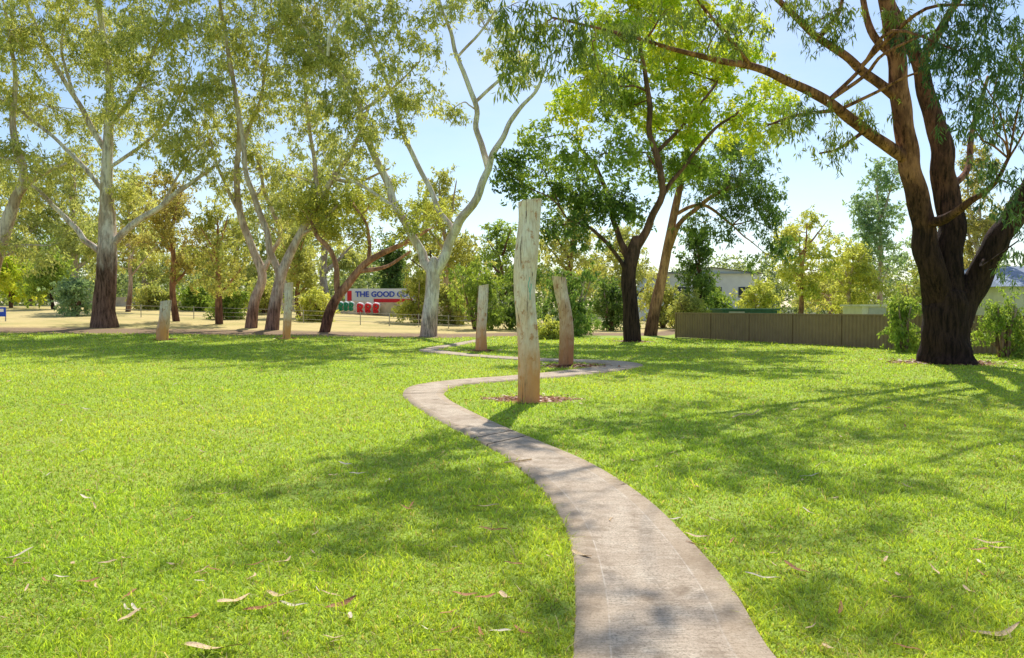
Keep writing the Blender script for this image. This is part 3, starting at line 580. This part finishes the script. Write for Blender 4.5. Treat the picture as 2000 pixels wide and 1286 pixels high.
# ---------------- log posts ----------------
def post(label,prof,seed,mark=False,slant=.03,wood='wood'):
    pb=prof[-1]; g=G((pb[1]+pb[2])/2,pb[0]-2); D=g[1]
    r=empty('log_post',g,label,'post','weathered log posts beside the winding path')
    pts=[]
    for py,a,b in prof[::-1]:
        c=P((a+b)/2,py,D); pts.append([*c,(b-a)/2*D/F])
    pts[0][2]=g[2]-.08
    A=cr(pts,16); seg=64; a=np.linspace(0,2*math.pi,seg,endpoint=False); rings=[]
    n=len(A); ztop=A[-1,2]
    for i in range(n):
        k=np.array([1+.10*mn.noise(Vector((math.cos(t)*1.3,math.sin(t)*1.3,A[i,2]*1.3+seed)))+.07*mn.noise(Vector((math.cos(t)*3,math.sin(t)*3,A[i,2]*2.+seed*3)))-.09*max(0,mn.noise(Vector((math.cos(t)*8,math.sin(t)*8,A[i,2]*.4+seed)))-.25) for t in a])
        tz=slant*np.cos(a)*max(0,1-(ztop-A[i,2])/.3)
        rings.append(np.stack([A[i,0]+A[i,3]*k*np.cos(a),A[i,1]+A[i,3]*k*np.sin(a),A[i,2]+tz],-1))
    V=np.vstack(rings); i=np.arange(n-1)[:,None]*seg; j=np.arange(seg)[None,:]; j2=(j+1)%seg
    Q=np.stack([i+j,i+j2,i+seg+j2,i+seg+j],-1).reshape(-1,4)
    obj('log',V,Q,M[wood],r)
    top=rings[-1]; cc=top.mean(0); inner=cc+(top-cc)*.5; inner[:,2]-=.01
    V=np.vstack([top,inner,[cc-[0,0,.012]]]); j=np.arange(seg); Q=np.vstack([np.stack([j,(j+1)%seg,seg+(j+1)%seg,seg+j],-1)]+[[[seg+2*q,seg+(2*q+1)%seg,seg+(2*q+2)%seg,2*seg]] for q in range(seg//2)])
    obj('sawn_top',V,Q,M['end'],r,smooth=False)
    if mark:
        parts=[]
        for (z0,z1,a0,a1) in ((1.95,1.80,-1.15,-1.28),(1.8,1.72,-1.28,-1.05),(1.86,1.62,-1.0,-1.1)):
            ln=[]
            for t in np.linspace(0,1,7):
                z=z0+(z1-z0)*t; ang=a0+(a1-a0)*t+.03*math.sin(t*9); i=int(np.argmin(abs(A[:,2]-z)))
                jx=int(round((ang%(2*math.pi))/(2*math.pi)*seg))%seg; q=rings[i][jx]; ln.append([q[0],q[1]-.001,q[2],.006])
            parts.append(tube(ln,5,2,0))
        V,Q=join(parts); tag(obj('paint_mark',V,Q,M['teal'],r),'teal spray paint scrawl')
    return r
post('tallest pale weathered log post standing in bark chips inside the path bend',[(392,1013,1058),(430,1012,1056),(480,1007,1053),(530,1004,1049),(580,1004,1046),(630,1007,1048),(680,1011,1052),(730,1012,1055),(788,1010,1054)],3,True,.025)
post('brown streaked log post leaning left, right of the tallest post',[(541,1078,1105),(570,1083,1109),(610,1091,1117),(650,1093,1120),(690,1091,1120),(717,1090,1120)],8,False,-.02,'woodbrown')
post('pale kinked log post left of the tallest post',[(557,935,955),(590,933,953),(620,932,951),(650,930,950),(688,929,952)],14)
post('thin straight log post in front of the slender gum pair',[(553,556,572),(590,555,571),(630,553,569),(665,552,567)],20)
post('shortest log post at left with a reddish brown foot',[(588,314,334),(620,311,332),(645,307,329),(667,305,328)],27)
# ---------------- metal fence (right) ----------------
def fence():
    a=np.array(G(1320,660)[:2]); b0=np.array(G(1740,682)[:2]); d=(b0-a)/np.linalg.norm(b0-a); Ltot=26.; hgt=1.22; n=np.array([-d[1],d[0]])
    r=empty('metal_fence',(a[0],a[1],float(terr(a[0],a[1]))),'long olive brown corrugated metal fence at the right side of the lawn','fence')
    pn=11; w_=Ltot/pn
    for k in range(pn):
        m=28*2; V=[]
        for q in range(m+1):
            s=k*w_+.03+(w_-.06)*q/m; o=.02 if (q%4 in (0,1)) else -.02
            p=a+d*s+n*o; z=float(terr(*p)); V+= [[p[0],p[1],z+.03],[p[0],p[1],z+hgt-.03]]
        Q=[[2*q,2*q+2,2*q+3,2*q+1] for q in range(m)]
        obj('panel',V,Q,M['fence'],r,smooth=False)
        V,Q=rotbox(a+d*(k*w_),a+d*((k+1)*w_-.005),.07,hgt-.03,hgt+.02); obj('top_rail',V,Q,M['fence'],r,smooth=False)
        V,Q=rotbox(a+d*(k*w_),a+d*((k+1)*w_-.005),.06,.0,.05); obj('bottom_rail',V,Q,M['fence'],r,smooth=False)
        V,Q=rotbox(a+d*(k*w_-.028),a+d*(k*w_+.028),.08,0,hgt+.03); obj('post',V,Q,M['fence'],r,smooth=False)
fence()
# ---------------- painted wall, billboard, wire fence (left) ----------------
def wall():
    pts=[(150,70),(420,68),(660,66),(925,60)]
    W=[np.array([(px-CX)/F*d,d]) for px,d in pts]
    r=empty('concrete_wall',(W[0][0],W[0][1],1.5),'long pale concrete wall with graffiti at the top of the dry grass bank','wall')
    for k in range(3):
        a,b=W[k],W[k+1]; m=4
        for q in range(m):
            p=a+(b-a)*q/m; p2=a+(b-a)*((q+1)/m)-(b-a)/np.linalg.norm(b-a)*.04
            d=p[1]; px=CX+p[0]/d*F
            topz=P(px,np.interp(px,[150,420,660,925],[580,583,588,603]),d)[2]; z0=float(terr(*p))-.4
            V,Q=rotbox(p,p2,.15,z0,topz); obj('wall_panel',V,Q,M['wall'],r,smooth=False)
        V,Q=rotbox(a,a+(b-a)/np.linalg.norm(b-a)*.25,.3,float(terr(*a))-.3,P(CX+a[0]/a[1]*F,577,a[1])[2]); obj('wall_post',V,Q,M['wall'],r,smooth=False)
    def letters(px0,px1,y0,y1,mf,mo,seed,n,rf,ro):
        d=63.6; rs=random.Random(seed)
        bx,bz0=P(px0,y1,d)[0],P(px0,y1,d)[2]; ex,ez=P(px1,y0,d)[0],P(px1,y0,d)[2]
        ww=(ex-bx)/n; h=ez-bz0; p1=[];p2=[]
        for k in range(n):
            cx=bx+ww*(k+.5); st=[[(-.3,-.4),(-.3,.4)],[(-.3,.4),(.3,.3),(.25,0),(-.2,.02)],[(-.2,0),(.3,-.35),(-.3,-.42)]]
            for s_ in rs.sample(st,3 if rs.random()<.6 else 2):
                c_=[(cx+u*ww*.8,bz0+h/2+v*h*.8) for u,v in s_]
                p1.append(tube([[u,d,v,rf*h] for u,v in c_],6,4)); p2.append(tube([[u,d+.25,v,ro*h] for u,v in c_],6,4))
        V,Q=join(p1); obj('graffiti_lettering',V,Q,mf,r); V,Q=join(p2); obj('graffiti_outline',V,Q,mo,r)
    letters(695,742,590,615,M['red'],M['white'],4,3,.09,.17)
    letters(660,691,588,610,M['green'],M['white'],9,3,.09,.16)
wall()
def board():
    d=74.; a=P(674,592,d); b=P(812,564,d); z0=float(terr(a[0],d))-.3
    r=empty('billboard',(a[0],d,z0+.3),'white store billboard with blue lettering behind the graffiti wall','sign')
    V,Q=boxV(a[0],b[0],d,d+.3,a[2]-.6,b[2]); obj('board',V,Q,M['white'],r,smooth=False)
    c=P(690,562,d); V,Q=boxV(a[0]+.2,c[0]-.15,d-.03,d-.003,a[2],b[2]-.2); obj('red_panel',V,Q,M['red'],r,smooth=False)
    for xx in (a[0]+1,b[0]-1):
        V,Q=boxV(xx-.1,xx+.1,d+.31,d+.5,z0,b[2]-.2); obj('support_post',V,Q,M['wire'],r,smooth=False)
    def text(s,px,py,size,m,nm):
        cu=bpy.data.curves.new('t','FONT'); cu.body=s; cu.size=size; cu.extrude=.02; cu.offset=.015
        o=bpy.data.objects.new('t',cu); C.objects.link(o); bpy.context.view_layer.update()
        me=bpy.data.meshes.new_from_object(o.evaluated_get(bpy.context.evaluated_depsgraph_get())); bpy.data.objects.remove(o)
        me.materials.clear(); me.materials.append(m); q=bpy.data.objects.new(nm,me); C.objects.link(q); q.parent=r
        p=P(px,py,d); q.location=(p[0]-r.location.x,-.06,p[2]-r.location.z); q.rotation_euler=(math.pi/2,0,0)
    text('THE GOOD GUYS',694,580,.68,M['blue'],'lettering')
    V,Q=boxV(P(730,584,d)[0],P(806,584,d)[0],d-.05,d-.01,P(0,591,d)[2],P(0,584,d)[2]); obj('red_strip',V,Q,M['red'],r,smooth=False)
board()
def wirefence():
    a=np.array([(225-CX)/F*50,50.]); b=np.array([(935-CX)/F*46,46.]); r=empty('wire_fence',(a[0],a[1],float(terr(*a))),'low wire fence with thin posts crossing the dry grass','fence')
    n=13
    for k in range(n+1):
        p=a+(b-a)*k/n; z=float(terr(*p)); V,Q=tube([[p[0],p[1],z-.05,.028],[p[0],p[1],z+.75,.028]],6,2); obj('post',V,Q,M['wire'],r)
    for hz in (.2,.45,.7):
        ln=[]
        for k in range(n+1):
            p=a+(b-a)*k/n; ln.append([p[0],p[1],float(terr(*p))+hz,.011])
        V,Q=tube(ln,4,1); obj('wire',V,Q,M['wire'],r)
wirefence()
# ---------------- buildings ----------------
def shed():
    d=78.; a=P(1288,620,d); b=P(1485,620,d); zt=P(1288,535,d)[2]; zr=P(1380,522,d)[2]; x0,x1=a[0],b[0]
    r=empty('warehouse',(x0,d,0),'large pale grey warehouse behind the trees left of the fence','building')
    V,Q=boxV(x0,x1,d,d+14,0,zt); obj('wall',V,Q,M['grey'],r,smooth=False)
    xm=(x0+x1)/2; V=[[x0-.4,d-.4,zt+.01],[xm,d-.4,zr],[x1+.4,d-.4,zt+.01],[x0-.4,d+14.4,zt+.01],[xm,d+14.4,zr],[x1+.4,d+14.4,zt+.01]]
    obj('roof',V,[[0,1,4,3],[1,2,5,4],[0,2,5,3]],M['roofm'],r,smooth=False); 
    V=[[x0-.3,d-.02,zt],[xm,d-.02,zr-.06],[x1+.3,d-.02,zt],[xm,d-.02,zt]]; obj('gable',V,[[0,3,2,1]],M['grey'],r,smooth=False)
    for k in range(3):
        xx=x0+1.5+k*3; V,Q=boxV(xx,xx+1.4,d-.05,d-.005,2.4,3.4); obj('window',V,Q,M['glass'],r,smooth=False)
    V,Q=boxV(x0+.8,x0+4,d-.06,d-.006,0,1.9); obj('roller_door',V,Q,M['white'],r,smooth=False)
shed()
def house():
    d=44.; x0=P(1945,560,d)[0]; x1=x0+11; zt=P(0,560,d)[2]; zr=P(0,524,d)[2]
    r=empty('house',(x0,d,0),'house with blue grey roof peeping over shrubs at the right edge','house')
    V,Q=boxV(x0+.5,x1-.5,d,d+8,0,zt); obj('wall',V,Q,M['cream'],r,smooth=False)
    V=[[x0,d-.5,zt],[x1,d-.5,zt],[x1,d+8.5,zt],[x0,d+8.5,zt],[x0+1.,d+4,zr+.3],[x1-3,d+4,zr+.3]]
    obj('roof',V,[[0,1,5,4],[1,2,5,5],[2,3,4,5],[3,0,4,4]] ,M['roofm'],r,smooth=False)
    for k in range(3):
        f=obj('window',*boxV(x0+1.5+k*3,x0+2.9+k*3,d-.06,d-.004,1.,2.1),M['white'],r,smooth=False)
        V,Q=boxV(x0+1.58+k*3,x0+2.82+k*3,d-.075,d-.062,1.08,2.02); g=obj('pane',V,Q,M['glass'],None,smooth=False,origin=tuple(r.location)); g.location=(0,0,0); g.parent=f
house()
def smallshed(label,p0,p1,d,y0,m,nm):
    a=P(p0,y0,d); b=P(p1,y0,d); r=empty(nm,(a[0],d,0),label,'shed')
    V,Q=boxV(a[0],b[0],d,d+2.2,0,a[2]-.1); obj('wall',V,Q,m,r,smooth=False)
    V,Q=boxV(a[0]-.12,b[0]+.12,d-.12,d+2.3,a[2]-.095,a[2]); obj('roof',V,Q,m,r,smooth=False)
    V,Q=boxV(a[0]+.3,a[0]+1.1,d-.03,d-.004,.1,a[2]-.15); obj('door',V,Q,M['wire'],r,smooth=False)
smallshed('green shed showing just above the metal fence top',1412,1518,42.,603,M['dkgreen'],'garden_shed')
smallshed('cream shed corner showing above the fence near the feathery bush',1684,1725,38.,595,M['cream'],'garden_shed')
def bluesign():
    g=G(2,628); r=empty('low_sign',g,'small blue and white sign board low at the far left edge','sign')
    V,Q=boxV(g[0]-.35,g[0]+.25,g[1],g[1]+.04,g[2]+.25,g[2]+.75); obj('board',V,Q,M['blue'],r,smooth=False)
    V,Q=boxV(g[0]-.25,g[0]+.15,g[1]-.02,g[1]-.003,g[2]+.5,g[2]+.66); obj('white_panel',V,Q,M['white'],r,smooth=False)
    for s in (-.3,.18):
        V,Q=boxV(g[0]+s,g[0]+s+.05,g[1]+.045,g[1]+.08,g[2]-.05,g[2]+.7); obj('leg',V,Q,M['wire'],r,smooth=False)
bluesign()
# ---------------- fallen leaves ----------------
def leafmesh(i):
    rs=random.Random(i); n=10; V=[];Q=[]; curve=rs.uniform(.0,.6); up=rs.uniform(.0,.22); tw=rs.uniform(-.8,.8); wk=rs.uniform(.06,.11)
    for k in range(n+1):
        t=k/n; x=(t-.5); y=curve*.5*(x*x)*2-.1*curve; w_=wk*math.sin(math.pi*min(1,t*.93+.05))**.75*(1-.35*t)+.004
        z=up*(x*x)*1.2+.02*math.sin(t*9); dz=math.sin(tw*(t-.3)*2)*w_*.9
        V+=[[x,y-w_,z-dz+.01],[x,y,z-.012],[x,y+w_,z+dz+.01]]
        if k<n: b=3*k; Q+=[[b,b+3,b+4,b+1],[b+1,b+4,b+5,b+2]]
    return V,Q
protos={}
for nm in ('tan','rust','pale'):
    for i in range(6):
        V,Q=leafmesh(i*3+len(nm)); o=obj('tmp',V,Q,M[nm]); protos[(nm,i)]=o.data; bpy.data.objects.remove(o)
def putleaf(px,py,ang,ln,kind,label,group=None,name='fallen_leaf',sh=None):
    g=G(px,py); me=protos[(kind,random.randrange(6) if sh is None else sh)]
    o=bpy.data.objects.new(name,me); C.objects.link(o)
    on=onpath(np.array([g[0]]),np.array([g[1]]))[0]
    o.location=(g[0],g[1],g[2]+(.030 if on else .028+.0006*g[1])); o.rotation_euler=(random.uniform(-.3,.3),random.uniform(-.2,.2),ang); o.scale=(ln,ln*random.uniform(.8,1.3),ln)
    tag(o,label,'leaf',group)
known=[(460,1182,1.0,.20,'tan','long curved straw leaf standing left of the leaf cluster in the front grass'),(548,1172,-.5,.22,'tan','large curled tan leaf arching in the front left leaf cluster'),(512,1197,.1,.19,'rust','rust brown leaf at the bottom of the front left cluster'),(572,1192,-.3,.16,'pale','pale curled leaf at the right end of the front left cluster'),
(668,1190,.5,.16,'rust','slim rusty leaf right of the front left cluster'),(908,1172,-.1,.13,'rust','orange brown leaf near the front path edge'),(950,1176,.8,.15,'rust','brown leaf beside the orange one near front path edge'),(990,1176,-1.,.16,'tan','straw leaf tilted upright close to the left path edge'),
(1490,1137,-.1,.19,'pale','bleached leaf lying just right of the path front'),(1555,1120,-.9,.17,'rust','brown leaf in the right front grass beyond the bleached one'),(1135,1092,-.9,.17,'tan','curved tan leaf over the left path edge'),(1360,1055,-.5,.16,'tan','leaf tucked against the right path edge'),
(700,931,.2,.16,'pale','pale leaf in shade on the left lawn'),(946,996,0,.22,'tan','long tan leaf left of the path where it widens'),(962,1042,-.3,.20,'rust','brown leaf below the long tan leaf beside the path'),(60,886,-.2,.14,'tan','tan leaf at far left of sunny lawn'),(28,1096,.9,.22,'pale','ragged pale leaf at the left edge foreground'),
(600,850,.1,.14,'tan','small tan leaf high on the sunny left lawn'),(1582,936,0,.17,'pale','pale flat leaf on the right lawn mid distance'),(1930,1068,-.6,.18,'tan','tan leaf at right foreground lawn'),(1950,1247,.1,.24,'tan','long olive tan leaf at the bottom right corner'),(415,1277,.1,.24,'tan','long tan leaf cut by the bottom edge at left'),
(1545,836,.3,.20,'rust','brown leaf on the right lawn beyond the twig'),(1352,862,0,.18,'pale','light leaf right of the path bend'),(1238,906,-1.2,.14,'tan','upright small leaf near right path edge'),(862,890,.9,.13,'tan','small leaf beside left path edge in shade'),(685,1216,-1.3,.12,'pale','little pale leaf upright in lower left grass'),(1020,1245,-1.,.15,'rust','thin brown leaf left of path at the very front'),(175,965,-.5,.14,'rust','brown leaf on the left sunny grass'),(430,972,.3,.12,'tan','tan leaf on the left lawn near the shade edge'),(557,1105,1.2,.14,'tan','upright straw leaf on left foreground lawn'),(168,803,0,.16,'pale','pale leaf far up the sunny left lawn')]
for px,py,a,l,k,lb in known: putleaf(px,py,a,l,k,lb)
cnt=0
while cnt<170:
    py=685+ (random.random()**1.2)*600; px=random.uniform(-20,2020)
    g=G(px,py)
    if g[1]>34: continue
    if onpath(np.array([g[0]]),np.array([g[1]]))[0] and random.random()<.75: continue
    cnt+=1
    k=random.choice(['tan','tan','tan','rust','rust','pale'])
    nm={'tan':'small straw coloured gum leaf lying loose on the lawn','rust':'small rusty brown gum leaf lying loose on the lawn','pale':'small bleached gum leaf lying loose on the lawn'}[k]
    putleaf(px,py,random.random()*6.28,random.uniform(.05,.13)*(1+.025*g[1]),k,nm,'loose '+{'tan':'straw','rust':'rusty','pale':'bleached'}[k]+' leaves on the lawn')
def twig(label,pp):
    pts=[]
    for q in pp:
        g=G(*q); pts.append([g[0],g[1],g[2]+.04,.008])
    c=np.array(pts[0][:3]); V,Q=tube(pts,5,4); o=obj('fallen_twig',V,Q,M['tan'],origin=c); tag(o,label,'twig')
twig('crooked pale twig on the right lawn',[(1430,822),(1450,814),(1468,816),(1482,806)])
twig('thin dark twig lying across the path',[(985,912),(1010,909),(1038,905)])
print('faces',sum(len(m.polygons) for m in bpy.data.meshes))
